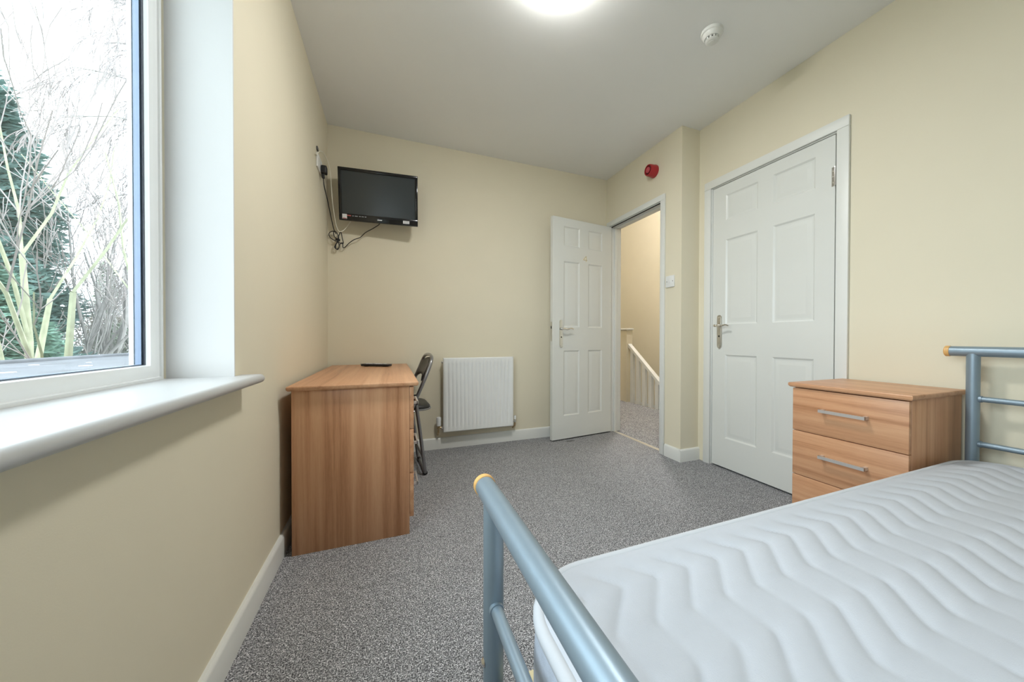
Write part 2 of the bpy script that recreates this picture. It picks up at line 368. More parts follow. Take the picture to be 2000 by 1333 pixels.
def lever(root, px, pz0, pz1, zl, sgn, length=0.105, backplate='satin_steel'):
    """lever on a back plate; local x, plate centre px, lever pointing along sgn*x, sticking out to -y"""
    pw = 0.019
    poly = []
    for i in range(9): a = PI*i/8; poly.append((pz1-0.018+0.018*math.sin(a), px-pw*math.cos(a)*-1 if False else px+pw*math.cos(a)))
    poly += [(pz0+0.026, px-pw), (pz0+0.012, px-pw*0.82), (pz0, px), (pz0+0.012, px+pw*0.82), (pz0+0.026, px+pw)]
    m = MB().prism(poly, 1, -0.006, 0.0)
    pl_ = m.build('handle_plate', backplate, root, smooth=30)
    inn = [(px+(x-px)*0.72, ) for z, x in poly]
    zc = (pz0+pz1)/2
    MB().prism([(zc+(z-zc)*0.93, px+(x-px)*0.66) for z, x in poly], 1, -0.0085, -0.006).build('raised_field', backplate, pl_, smooth=30)
    for z in (pz0+0.024, pz1-0.02): MB().lathe([(0.0035, -0.0095), (0.0035, -0.0085)], 10, 1, (px, 0, z)).build('screw', 'chrome', pl_)
    lv = MB()
    lv.lathe([(0.011, -0.012), (0.010, -0.022), (0.009, -0.045), (0.010, -0.052), (0.006, -0.055)], 14, 1, (px, 0, zl))
    pts = [(px-sgn*0.010, -0.046, zl), (px+sgn*0.012, -0.047, zl-0.001), (px+sgn*0.035, -0.048, zl-0.005), (px+sgn*0.058, -0.047, zl-0.001), (px+sgn*0.080, -0.046, zl+0.004), (px+sgn*length, -0.044, zl-0.003)]
    sp = spline(pts, 5); n = len(sp)
    lv.tube(sp, [0.0085-0.0035*i/(n-1) for i in range(n)], 10)
    lv.build('lever', 'chrome', root, smooth=60)
    # bathroom-style keyhole
    MB().lathe([(0.006, -0.0100), (0.006, -0.0085)], 12, 1, (px, 0, zc-0.03)).build('keyhole', 'dark_slot', pl_)

rows_d = [(0.205, 0.790), (1.000, 1.590), (1.725, 1.900)]
def add_panels(root, cols, rows):
    for (z0, z1) in rows:
        me = None
        for (x0, x1) in cols:
            panel_mesh(x1-x0, z1-z0).build('panel', 'door_white', root, (x0, 0, z0), smooth=20)
# closed door in the right wall: local x runs from the hinge side (near) to the latch side (far) -> rotate so that face looks to -x
dw = 0.762
d2 = thing('door_2', 'closed white six panel door beside the chest of drawers', 'door', (W-0.001, 1.136+dw, 0.012), -PI/2, kind='structure')
# local +x -> world -y ; local -y -> world -x
cols2 = [(0.105, 0.338), (0.436, 0.668)]
door_leaf('leaf', dw, 1.973, 0.036, cols2, rows_d).build('leaf', 'door_white', d2, smooth=20)
add_panels(d2, cols2, rows_d)
lever(d2, 0.062, 0.828, 1.068, 0.992, 1)
B((-0.0015, 0.004, 0.955), (0.0022, 0.030, 1.02)).build('latch', 'dark_slot', d2, smooth=0)
for z in (0.22, 1.755):
    hg = MB().lathe([(0.0062, z-0.05), (0.0062, z+0.05)], 12, 2, (dw+0.0025, -0.006, 0)).box((dw-0.016, -0.0012, z-0.05), (dw, 0.0, z+0.05))
    ho = hg.build('hinge', 'chrome', d2)
    for q in (-0.03, 0, 0.03): MB().lathe([(0.003, -0.0022), (0.003, -0.001)], 8, 1, (dw-0.009, 0, z+q)).build('screw', 'satin_steel', ho)
def door_frame(name, label, xw, y0, y1, ztop, hole, depth, arch_w=0.055, stop=True, near_arch=True, far_arch=True, trim=('trim_1',)):
    """lining boards in a wall plane x=xw, opening y0..y1, hole=(hy0,hy1,hz)"""
    hy0, hy1, hz = hole
    f = thing(name, label, 'door frame', (xw, (y0+y1)/2, 0), kind='structure'); ox, oy = xw, (y0+y1)/2
    def bb(nm, a, b, r=0.002, mat='paint_white'):
        return MB().bbox((a[0]-ox, a[1]-oy, a[2]), (b[0]-ox, b[1]-oy, b[2]), r).build(nm, mat, f)
    bb('jamb', (xw-0.001, hy0+0.001, 0), (xw+depth, y0, hz-0.001)); bb('jamb', (xw-0.001, y1, 0), (xw+depth, hy1-0.001, hz-0.001))
    bb('head', (xw-0.001, y0, ztop), (xw+depth, y1, hz-0.001))
    if stop:
        bb('door_stop', (xw+0.040, y0, 0), (xw+0.070, y0+0.012, ztop)); bb('door_stop', (xw+0.040, y1-0.012, 0), (xw+0.070, y1, ztop))
        bb('door_stop', (xw+0.040, y0+0.012, ztop-0.012), (xw+0.070, y1-0.012, ztop))
    g = 0.006
    def arch(a, b): return bb('architrave', a, b, 0.003)
    if near_arch: arch((xw-0.016, y0-g-arch_w, 0), (xw-0.0002, y0-g, ztop+g))
    if far_arch: arch((xw-0.016, y1+g, 0), (xw-0.0002, min(y1+g+arch_w, far_arch if far_arch is not True else 9), ztop+g))
    arch((xw-0.016, y0-g-arch_w if near_arch else y0, ztop+g), (xw-0.0002, min(y1+g+arch_w, far_arch if far_arch is not True else 9), ztop+g+arch_w))
    return f
door_frame('trim_1', 'white painted frame around the closed door', W, 1.1305, 1.9035, 1.9905, (DY0, DY1, DZ), 0.15, stop=False)
struct(B((W+0.045, DY0+0.03, 0), (W+0.055, DY1-0.03, DZ-0.03)).build('door_gap_shade', 'dark_slot', smooth=0), 'added black sheet that darkens the gaps around the closed door', 'wall')  # black sheet added so the gaps around the leaf look shaded

# open door: hinge at the far jamb
YJ0, YJ1 = 2.240, 2.936
door_frame('trim_2', 'white painted frame around the open doorway', W1, YJ0, YJ1, 1.992, (OY0, OY1, OZ), 0.12, arch_w=0.046, far_arch=D-0.001)
B((-0.0016, YJ0-YJ1, 1.9855), (0.007, 0, 1.9918)).build('gap_shadow_strip', 'dark_slot', bpy.data.objects['trim_2'], (0, (YJ1-YJ0)/2, 0), smooth=0)  # dark strip standing in for the shadow gap under the head
ow = 0.672
ang = math.atan2(0.086, 0.665)
# local x from free edge to hinge edge ; seen face looks to -y
hx, hy = W1-0.006, 2.914
d1 = thing('door_1', 'open white six panel door with number four and chrome handle', 'door', (hx-ow*math.cos(ang), hy-ow*math.sin(ang), 0.012), ang, kind='structure')
cols1 = [(0.118, 0.292), (0.392, 0.556)]
door_leaf('leaf', ow, 1.973, 0.036, cols1, rows_d).build('leaf', 'door_white', d1, smooth=20)
add_panels(d1, cols1, rows_d)
lever(d1, 0.088, 0.815, 1.066, 0.985, 1, backplate='chrome')
lk = B((-0.0012, 0.008, 0.875), (0.0004, 0.030, 1.045)).build('lock_plate', 'satin_steel', d1, smooth=0)
B((-0.0030, 0.013, 0.985), (-0.0010, 0.025, 1.008)).build('latch_bolt', 'dark_slot', lk, smooth=0)
for z in (0.22, 0.98, 1.755):
    MB().lathe([(0.006, z-0.05), (0.006, z+0.05)], 12, 2, (ow+0.001, 0.040, 0)).build('hinge', 'chrome', d1)
# the number 4
four = MB()
nx, nz, s = 0.352, 1.606, 0.052
def bar(m, x0, z0, x1, z1, t):
    d = Vector((x1-x0, 0, z1-z0)); n = Vector((-d.z, 0, d.x)).normalized()*t/2
    p = [Vector((x0, 0, z0))+n, Vector((x1, 0, z1))+n, Vector((x1, 0, z1))-n, Vector((x0, 0, z0))-n]
    m.add([(q.x, -0.0035, q.z) for q in p]+[(q.x, 0.0, q.z) for q in p], [(0,1,2,3),(7,6,5,4),(0,4,5,1),(1,5,6,2),(2,6,7,3),(3,7,4,0)])
bar(four, nx+0.012, nz, nx+0.012, nz+s, 0.007); bar(four, nx-0.020, nz+0.016, nx+0.024, nz+0.016, 0.007); bar(four, nx-0.019, nz+0.017, nx+0.011, nz+s-0.002, 0.007)
tag(four.build('door_number', 'number_metal', d1, smooth=0), 'raised metal number 4')
struct(MB().prism([(W1+0.030, 0.0), (W1+0.040, 0.0045), (W1+0.058, 0.0045), (W1+0.068, 0.0)][::-1] if False else [(0.0005, W1+0.030), (0.0045, W1+0.038), (0.0045, W1+0.060), (0.0005, W1+0.068)], 1, YJ0, YJ1).build('trim_3', 'threshold_metal', smooth=0), 'thin metal threshold strip on the carpet under the open doorway', 'threshold')

# ------------------------------------------------------------------ landing balustrade
bx = 3.60
bal = thing('balustrade', 'white painted stair balustrade with sloping handrail on the landing', 'balustrade', (bx, 3.65, 0))
yt, zt, sl = 4.21, 0.833, 0.736
yb_ = 3.16
MB().prism([(zt-(yt-yb_)*sl, yb_-3.65), (zt, yt-3.65), (zt+0.04, yt-3.65), (zt-(yt-yb_)*sl+0.04, yb_-3.65)][::1], 0, -0.035, 0.035) if False else None
hr = MB(); z0 = zt-(yt-yb_)*sl
def slopebar(m, xa, xb, dz0, dz1):
    m.add([(xa, yb_-3.65, z0+dz0), (xb, yb_-3.65, z0+dz0), (xb, yt-3.65, zt+dz0), (xa, yt-3.65, zt+dz0), (xa, yb_-3.65, z0+dz1), (xb, yb_-3.65, z0+dz1), (xb, yt-3.65, zt+dz1), (xa, yt-3.65, zt+dz1)],
          [(3,2,1,0),(4,5,6,7),(0,1,5,4),(1,2,6,5),(2,3,7,6),(3,0,4,7)])
slopebar(hr, -0.03, 0.03, -0.045, 0.0); hr.build('handrail', 'paint_white', bal, smooth=0)
k = 0
y = yt-0.04
while y > yb_+0.05:
    zt_ = zt-(yt-y)*sl-0.03; zt2 = zt_-0.062*sl
    m = MB(); x0, x1 = -0.021, 0.021
    m.add([(x0, y-0.062-3.65, 0.0), (x1, y-0.062-3.65, 0.0), (x1, y-3.65, 0.0), (x0, y-3.65, 0.0), (x0, y-0.062-3.65, zt2), (x1, y-0.062-3.65, zt2), (x1, y-3.65, zt_), (x0, y-3.65, zt_)],
          [(3,2,1,0),(4,5,6,7),(0,1,5,4),(1,2,6,5),(2,3,7,6),(3,0,4,7)])
    m.build('baluster', 'paint_white', bal, smooth=0); y -= 0.128
MB().bbox((0.022, yb_-3.65, 0.0), (0.034, yt-3.65, 0.03), 0.003).build('base_rail', 'paint_white', bal)
hw = thing('wall_half', 'low cream half wall with white cap beside the balustrade', 'wall', (bx, 4.7, 0), kind='structure')
B((-0.05, -0.485, 0), (0.05, 0.9, 1.03)).build('body', 'wall_cream', hw, smooth=0)
MB().bbox((-0.065, -0.50, 1.03), (0.065, 0.9, 1.055), 0.006).build('cap', 'paint_white', hw)

# ------------------------------------------------------------------ desk
def handle_bar(parent, p0, p1, out, t=0.0125, stand=0.026):
    """flat square bar handle from p0 to p1 standing out along `out`"""
    p0 = Vector(p0); p1 = Vector(p1); out = Vector(out); d = (p1-p0).normalized(); u = d.cross(out)
    def obb(c, a, b, e):
        vs = []
        for i in (-1, 1):
            for j in (-1, 1):
                for k in (-1, 1): vs.append(c+a*i+b*j+e*k)
        return vs, [(0,1,3,2),(4,6,7,5),(0,4,5,1),(2,3,7,6),(0,2,6,4),(1,5,7,3)]
    m = MB()
    m.add(*obb((p0+p1)/2+out*stand, d*((p1-p0).length/2), out*0.004, u*(t/2)))
    for p in (p0+d*0.006, p1-d*0.006): m.add(*obb(p+out*(stand/2), d*0.006, out*(stand/2), u*(t/2)))
    return m.build('handle', 'brushed', parent, smooth=0)
DH = 0.712
desk = thing('desk', 'brown wood laminate desk with drawers beside the window wall', 'desk', (0.29, 2.35, 0))
dx, dy = 0.29, 2.35
def dk(nm, a, b, mat, r=0.0012): return MB().bbox((a[0]-dx, a[1]-dy, a[2]), (b[0]-dx, b[1]-dy, b[2]), r).build(nm, mat, desk)
def top_slab(x0, x1, y0, y1, z0, z1, parent, mat, ch=0.0035):
    """moulded top: rounded over upper edge, small cove below"""
    prof = [(0.006, z0), (0.002, z0+0.004), (0.0, z0+0.008), (0.0, z1-ch), (0.002, z1-ch*0.4), (ch*0.6, z1-0.0008), (ch*1.3, z1)]
    vs = []; fs = []; k = len(prof)
    for d, z in prof: vs += [(x0+d, y0+d, z), (x1-d, y0+d, z), (x1-d, y1-d, z), (x0+d, y1-d, z)]
    for i in range(k-1):
        for c in range(4): fs.append((i*4+c, i*4+(c+1) % 4, (i+1)*4+(c+1) % 4, (i+1)*4+c))
    fs += [(3, 2, 1, 0), tuple((k-1)*4+c for c in range(4))]
    return MB().add(vs, fs).build('top', mat, parent, smooth=40)
top_slab(0.030-dx, 0.547-dx, 1.733-dy, 2.965-dy, DH-0.020, DH, desk, 'wood_y')
dk('end_panel', (0.045, 1.752, 0), (0.508, 1.770, DH-0.0202), 'wood_z')
dk('end_panel', (0.045, 2.930, 0), (0.508, 2.948, DH-0.0202), 'wood_z')
dk('pedestal_panel', (0.060, 2.170, 0), (0.505, 2.188, DH-0.0202), 'wood_z')
dk('back_panel', (0.046, 1.7702, 0.02), (0.060, 2.9298, DH-0.0202), 'wood_y')
dk('plinth', (0.470, 1.7702, 0), (0.485, 2.1698, 0.078), 'wood_y')
zs = [0.078, 0.283, 0.489, DH-0.024]
for i in range(3):
    dr = dk('drawer', (0.509, 1.754, zs[i]+0.0015), (0.527, 2.186, zs[i+1]-0.0015), 'wood_y')
    dk('drawer_box', (0.10, 1.79, zs[i]+0.02), (0.508, 2.15, zs[i]+0.025), 'wood_y').parent = dr
    zc = (zs[i]+zs[i+1])/2
    handle_bar(dr, (0.527-dx, 1.885-dy, zc), (0.527-dx, 2.055-dy, zc), (1, 0, 0))
# remote control
rm = thing('remote_control', 'black television remote control lying on the desk', 'remote control', (0.335, 2.74, DH), math.radians(-32))
L2, W2 = 0.105, 0.026
MB().bbox((-L2, -W2, 0.003), (L2, W2, 0.014), 0.005, 3).build('underside', 'black_plastic', rm)
MB().bbox((-L2-0.001, -W2-0.001, 0.0142), (L2+0.001, W2+0.001, 0.018), 0.0015).build('keypad', 'grey_plastic', rm)
for i in range(9):
    for j in range(3):
        MB().bbox((-0.085+i*0.0185, -0.018+j*0.014, 0.0180), (-0.075+i*0.0185, -0.010+j*0.014, 0.0202), 0.001, 1).build('button', 'sticker' if (i+j) % 4 else 'sticker_grey', rm)
for sx in (-1, 1): B((sx*0.07-0.01, -0.02, 0), (sx*0.07+0.01, 0.02, 0.0031)).build('foot', 'black_plastic', rm, smooth=0)

# ------------------------------------------------------------------ folding chair (sits at the kneehole, facing the desk)
ch = thing('folding_chair', 'folding metal chair with black padded seat pulled up to the desk', 'chair', (0.490, 2.62, 0), math.radians(3.5))
cx0, cy0 = 0.50, 2.62
hwid = 0.200; R = 0.0115
def C_(x, y, z): return (x-cx0, y, z)
# U-shaped back tube that runs down to the front feet
for s_ in (1,):
    P = [C_(0.375, -hwid, R), C_(0.470, -hwid, 0.25), C_(0.586, -hwid, 0.535), C_(0.645, -hwid*0.99, 0.675), C_(0.672, -hwid*0.93, 0.745), C_(0.684, -hwid*0.75, 0.780), C_(0.689, -hwid*0.4, 0.793), C_(0.690, 0, 0.796)]
    P = P+[(x, -y, z) for x, y, z in P[-2::-1]]
    MB().tube(spline(P, 5), R, 12).build('back_frame', 'chair_grey', ch, smooth=60)
# U-shaped rear leg: two legs joined by a bar on the floor
P = [C_(0.575, -hwid+0.026, 0.525), C_(0.605, -hwid+0.026, 0.30), C_(0.634, -hwid+0.026, 0.055), C_(0.641, -hwid+0.045, 0.018), C_(0.643, -hwid+0.085, R), C_(0.643, 0, R)]
P = P+[(x, -y, z) for x, y, z in P[-2::-1]]
MB().tube(spline(P, 5), R, 12).build('leg_frame', 'chair_grey', ch, smooth=60)
for s_ in (-1, 1):
    MB().tube([C_(0.642, s_*(hwid-0.075), 0.0125), C_(0.642, s_*(hwid-0.035), 0.016)], 0.0135, 12).build('foot_cap', 'black_plastic', ch)
    MB().lathe([(0.014, 0.0), (0.015, 0.03)], 12, 2, C_(0.379, s_*hwid, 0.0)).build('foot_cap', 'black_plastic', ch)
    MB().bbox(C_(0.545, s_*(hwid-0.012)-0.004, 0.475), C_(0.590, s_*(hwid-0.012)+0.004, 0.545), 0.003).build('bracket', 'black_plastic', ch)
    MB().tube([C_(0.30, s_*(hwid-0.03), 0.425), C_(0.570, s_*(hwid-0.03), 0.430)], 0.008, 10).build('seat_rail', 'chair_grey', ch)
MB().tube([C_(0.628, -hwid+0.03, 0.115), C_(0.628, hwid-0.03, 0.115)], 0.007, 10).build('stretcher', 'chair_grey', ch)
MB().tube([C_(0.452, -hwid, 0.205), C_(0.452, hwid, 0.205)], 0.007, 10).build('stretcher', 'chair_grey', ch)
# seat pad: rounded outline, domed, with a metal rim
def pad(outline, z0, dome, th, n=6):
    m = MB(); k = len(outline); cxp = sum(p[0] for p in outline)/k; cyp = sum(p[1] for p in outline)/k
    vs = []; fs = []
    rings = [(0.97, -th), (1.0, -th*0.7), (1.0, -th*0.25), (0.97, 0.0), (0.9, dome*0.45), (0.7, dome*0.8), (0.35, dome), (0.02, dome)]
    for sc_, dz in rings: vs += [(cxp+(x-cxp)*sc_, cyp+(y-cyp)*sc_, z0+dz) for x, y in outline]
    for i in range(len(rings)-1):
        for j in range(k): fs.append((i*k+j, i*k+(j+1) % k, (i+1)*k+(j+1) % k, (i+1)*k+j))
    fs += [tuple(range(k))[::-1], tuple((len(rings)-1)*k+j for j in range(k))]
    return m.add(vs, fs)
def rrect(x0, x1, y0, y1, r, n=6):
    o = []
    for cx_, cy_, a0 in ((x1-r, y1-r, 0), (x0+r, y1-r, PI/2), (x0+r, y0+r, PI), (x1-r, y0+r, 1.5*PI)):
        for i in range(n+1): a = a0+PI/2*i/n; o.append((cx_+r*math.cos(a), cy_+r*math.sin(a)))
    return o
so = rrect(0.285-cx0, 0.682-cx0, -0.168, 0.168, 0.075)
pad(so, 0.462, 0.014, 0.028).build('seat', 'vinyl_black', ch, smooth=60)
MB().tube([(x*1.004, y*1.01, 0.437) for x, y in so], 0.006, 8, closed=True).build('seat_rim', 'chair_grey', ch)
# backrest: curved padded panel between the uprights, wider at the top
rows_b = 10; colsb = 12; vs = []; fs = []
def backpt(u, v, off):
    z = 0.628+0.148*v; hw_ = (0.150+0.040*v) if v < 0.75 else 0.18*math.sqrt(max(0.0, 1-((v-0.75)/0.30)**2))
    x = 0.586+(z-0.535)*0.395
    bow = 0.022*(1-u*u)
    return (x-cx0+bow+off-0.004, u*hw_, z+0.034*(1-u*u)*(1-v)**2+(-0.02*abs(u)**4 if v > 0.8 else 0))
for off in (-0.011, 0.011):
    for i in range(rows_b+1):
        for j in range(colsb+1): vs.append(backpt(-1+2*j/colsb, i/rows_b, off*(1 if 0 < i < rows_b and 0 < j < colsb else 0.45)))
nb = (rows_b+1)*(colsb+1); st = colsb+1
for i in range(rows_b):
    for j in range(colsb):
        a = i*st+j; fs.append((a, a+1, a+st+1, a+st)); fs.append((nb+a, nb+a+st, nb+a+st+1, nb+a+1))
for i in range(rows_b):
    for j in (0, colsb): a = i*st+j; fs.append((a, a+st, nb+a+st, nb+a))
for j in range(colsb):
    for i in (0, rows_b): a = i*st+j; fs.append((a, a+1, nb+a+1, nb+a))
MB().add(vs, fs).build('backrest', 'vinyl_black', ch, smooth=60)

# ------------------------------------------------------------------ radiator
rad = thing('radiator', 'white ribbed panel radiator below the bare wall', 'radiator', (1.115, D, 0.152))
rw, rh = 0.594, 0.600; x0 = -rw/2
yf = -0.094
prof = [(x0, yf+0.012), (x0+0.003, yf+0.004), (x0+0.010, yf), (x0+0.020, yf)]
nr = 17; p_ = (rw-0.05)/nr
for i in range(nr):
    a = x0+0.025+i*p_
    prof += [(a+p_*0.08, yf), (a+p_*0.20, yf+0.004), (a+p_*0.30, yf+0.0075), (a+p_*0.46, yf+0.0075), (a+p_*0.56, yf+0.004), (a+p_*0.68, yf)]
prof += [(-x0-0.020, yf), (-x0-0.010, yf), (-x0-0.003, yf+0.004), (-x0, yf+0.012)]
k = len(prof); zt0, zt1 = 0.040, rh-0.040
levels = [(0.0, 0, 0.006), (0.006, 0, 0.0), (zt0-0.006, 0, 0), (zt0+0.010, 1, 0), (zt1-0.010, 1, 0), (zt1+0.006, 0, 0), (rh-0.006, 0, 0), (rh, 0, 0.006)]
vs = []; fs = []
for z, full, back in levels:
    for i, (x, y) in enumerate(prof):
        yy = y if (full or i < 3 or i > k-4) else yf
        vs.append((x, yy+back, z))
for i in range(len(levels)-1):
    for j in range(k-1): fs.append((i*k+j, i*k+j+1, (i+1)*k+j+1, (i+1)*k+j))
# close the back
o = len(vs)
vs += [(x0, yf+0.022, 0), (-x0, yf+0.022, 0), (-x0, yf+0.022, rh), (x0, yf+0.022, rh)]
fs += [(o, o+1, o+2, o+3)]
fs.append(tuple(range(k))+(o+1, o)); n_ = (len(levels)-1)*k; fs.append(tuple(n_+j for j in range(k))+(o+2, o+3))
fs.append(tuple(i*k for i in range(len(levels)))+(o+3, o)); fs.append(tuple(i*k+k-1 for i in range(len(levels)))+(o+2, o+1))
MB().add(vs, fs).build('front_panel', 'radiator_white', rad, smooth=30)
MB().bbox((x0+0.004, yf+0.023, 0.01), (-x0-0.004, -0.034, rh-0.008), 0.004).build('convector', 'radiator_white', rad)
for s_ in (-1, 1): [B((s_*0.2-0.02, -0.034, zz), (s_*0.2+0.02, -0.0005, zz+0.06)).build('bracket', 'radiator_white', rad, smooth=0) for zz in (0.06, rh-0.14)]
MB().lathe([(0.007, x0-0.010), (0.009, x0-0.004), (0.009, x0+0.002)], 12, 0, (0, yf+0.03, rh-0.035)).build('vent_plug', 'satin_steel', rad)
# thermostatic valve (left) and lockshield (right)
vx = x0-0.032; vy = -0.064
tv_ = MB().lathe([(0.010, 0.028), (0.012, 0.030), (0.012, 0.040), (0.009, 0.042), (0.009, 0.052)], 14, 2, (vx, vy, 0)).tube([(vx, vy, 0.036), (x0+0.004, vy, 0.036)], 0.0085, 12).build('valve_body', 'brass', rad)
MB().tube([(x0-0.012, vy, 0.036), (x0-0.002, vy, 0.036)], 0.0135, 6).build('valve_nut', 'chrome', tv_)
MB().tube([(vx, vy, 0.028), (vx, vy, 0.0), (vx, -0.02, -0.03), (vx, 0.0, -0.034)], 0.0075, 10).build('pipe', 'brass', rad)
hd = MB().lathe([(0.0165, 0.052), (0.018, 0.060), (0.0175, 0.085), (0.0165, 0.088), (0.019, 0.090), (0.0185, 0.118), (0.014, 0.122)], 20, 2, (vx, vy, 0)).build('valve_head', 'radiator_white', rad)
vx = -x0+0.022
ls = MB().lathe([(0.008, 0.024), (0.010, 0.028), (0.010, 0.048), (0.008, 0.052)], 12, 2, (vx, vy, 0)).tube([(vx, vy, 0.036), (-x0-0.004, vy, 0.036)], 0.008, 12).build('valve_body', 'satin_steel', rad)
MB().tube([(vx, vy, 0.026), (vx, vy, 0.0), (vx, -0.02, -0.03), (vx, 0.0, -0.034)], 0.0075, 10).build('pipe', 'brass', rad)
MB().lathe([(0.010, 0.052), (0.0105, 0.078), (0.008, 0.082)], 14, 2, (vx, vy, 0)).build('lockshield_cap', 'radiator_white', rad)

# ------------------------------------------------------------------ television
tvw, tvh, tvd = 0.532, 0.362, 0.045
tv = thing('television', 'black flat screen television mounted high on the cream wall', 'television', (0.358, D-0.108, 1.760), math.radians(-5.2))
tv.rotation_euler = (math.radians(7.5), 0, math.radians(-5.2))
def pl_ring(m, w0, z0, z1, y0, w1, za, zb, y1):
    m.add([(-w0, y0, z0), (w0, y0, z0), (w0, y0, z1), (-w0, y0, z1), (-w1, y1, za), (w1, y1, za), (w1, y1, zb), (-w1, y1, zb)], [(0,1,5,4),(1,2,6,5),(2,3,7,6),(3,0,4,7)])
hw2 = tvw/2
MB().bbox((-hw2+0.006, -0.020, 0.006), (hw2-0.006, tvd-0.02, tvh-0.006), 0.008, 3).build('rear_case', 'black_plastic', tv)
bz = MB()
bw, bt, bb_ = 0.020, 0.022, 0.048
bz.bbox((-hw2, -0.045, 0), (hw2, -0.0195, bb_), 0.004); bz.bbox((-hw2, -0.045, tvh-bt), (hw2, -0.0195, tvh), 0.004)
bz.bbox((-hw2, -0.045, bb_-0.006), (-hw2+bw, -0.0195, tvh-bt+0.006), 0.004); bz.bbox((hw2-bw, -0.045, bb_-0.006), (hw2, -0.0195, tvh-bt+0.006), 0.004)
bz.build('bezel', 'black_gloss', tv)
B((-hw2+bw-0.002, -0.0385, bb_-0.002), (hw2-bw+0.002, -0.021, tvh-bt+0.002)).build('screen', 'screen_off', tv, smooth=0)
st_ = B((hw2-0.105, -0.0455, 0.012), (hw2-0.060, -0.0448, 0.033)).build('sticker', 'sticker', tv, smooth=0)
for q in range(3): B((hw2-0.100, -0.0458, 0.0155+q*0.0055), (hw2-0.066, -0.0454, 0.0172+q*0.0055)).build('print_line', 'sticker_grey', st_, smooth=0)
st2 = B((-hw2+0.022, -0.0455, 0.010), (-hw2+0.052, -0.0448, 0.043)).build('sticker', 'sticker', tv, smooth=0)
B((-hw2+0.024, -0.0458, 0.003+0.008), (-hw2+0.050, -0.0454, 0.016)).build('print_band', 'sticker_red', st2, smooth=0)
B((-hw2+0.053, -0.0455, 0.031), (-hw2+0.078, -0.0450, 0.038)).build('sticker', 'sticker_red', tv, smooth=0)
for xx, wd in ((0.086, 0.010), (0.102, 0.020), (0.130, 0.012), (0.147, 0.016), (0.168, 0.010)):
    B((-hw2+xx, -0.0455, 0.031), (-hw2+xx+wd, -0.0450, 0.0365)).build('printed_mark', 'sticker_grey', tv, smooth=0)
lg = MB()
for xx, wd in ((-0.014, 0.0075), (-0.0055, 0.0060), (0.0015, 0.0050), (0.0075, 0.0095)): lg.box((xx, -0.0456, 0.017), (xx+wd, -0.0450, 0.0232))
tag(lg.build('logo', 'sticker', tv, smooth=0), 'small white maker lettering on the lower bezel')
MB().bbox((-0.06, tvd-0.02, 0.12), (0.06, tvd-0.012, 0.24), 0.002).build('mount_plate', 'black_plastic', tv)
mb = MB().bbox((-0.025, tvd-0.012, 0.15), (0.025, tvd+0.045, 0.21), 0.004).build('mount_arm', 'black_plastic', tv)
wb = MB().bbox((0.30, D-0.040, 1.88), (0.40, D-0.0005, 2.03), 0.003)
tag(wb.build('wall_bracket', 'black_plastic'), 'black steel wall bracket behind the television', 'bracket')

# socket, plug and cables
sk = thing('wall_socket', 'white double power socket high on the window wall near the television', 'socket', (0, 2.652, 2.028))
MB().bbox((0.0003, -0.074, -0.044), (0.010, 0.074, 0.044), 0.003).build('face_plate', 'socket_white', sk)
for yy in (-0.045, 0.045): MB().bbox((0.0101, yy-0.010, 0.012), (0.013, yy+0.010, 0.030), 0.0012).build('switch', 'socket_white', sk)
pg = thing('power_cable', 'black plug and television power lead with a tied bundle of slack', 'cable', (0.0105, 2.690, 2.010))
MB().bbox((0.0, -0.024, -0.026), (0.034, 0.024, 0.024), 0.008, 3).bbox((0.002, -0.010, -0.055), (0.020, 0.010, -0.022), 0.004).build('plug', 'black_plastic', pg)
ox, oy, oz = 0.0105, 2.690, 2.010
lead = [(0.022, 2.690, 1.957), (0.026, 2.704, 1.905), (0.034, 2.770, 1.845), (0.044, 2.84, 1.760), (0.052, 2.93, 1.690), (0.062, 2.965, 1.672)]
bundle = [(0.062, 2.965, 1.672), (0.045, 2.968, 1.690), (0.016, 2.966, 1.672), (0.024, 2.964, 1.640), (0.062, 2.966, 1.618), (0.105, 2.967, 1.605), (0.100, 2.970, 1.645), (0.090, 2.972, 1.690),
          (0.076, 2.970, 1.655), (0.066, 2.968, 1.612), (0.052, 2.966, 1.575), (0.066, 2.964, 1.560), (0.080, 2.963, 1.580), (0.070, 2.966, 1.625), (0.048, 2.968, 1.655), (0.046, 2.970, 1.690), (0.066, 2.972, 1.680), (0.078, 2.972, 1.630),
          (0.060, 2.975, 1.600), (0.058, 2.975, 1.568), (0.072, 2.975, 1.562), (0.084, 2.974, 1.600), (0.102, 2.972, 1.612), (0.104, 2.970, 1.580)]
tail = [(0.104, 2.970, 1.580), (0.116, 2.968, 1.578), (0.145, 2.965, 1.612), (0.180, 2.962, 1.642), (0.220, 2.960, 1.662), (0.255, 2.955, 1.700), (0.310, 2.940, 1.735), (0.350, 2.925, 1.765), (0.352, 2.918, 1.785)]
allp = lead+bundle[1:]+tail[1:]
MB().tube(spline([(x-ox, y-oy, z-oz) for x, y, z in allp], 5), 0.0031, 8).build('lead', 'black_plastic', pg, smooth=60)
MB().tube([(0.062-ox, 2.962-oy, 1.632-oz), (0.080-ox, 2.978-oy, 1.630-oz)], 0.010, 8).build('cable_tie', 'black_plastic', pg)
ac = thing('aerial_cable', 'thin cream aerial cable looping from the window wall to the television', 'cable', (0.004, 2.62, 2.10))
ox, oy, oz = 0.004, 2.62, 2.10
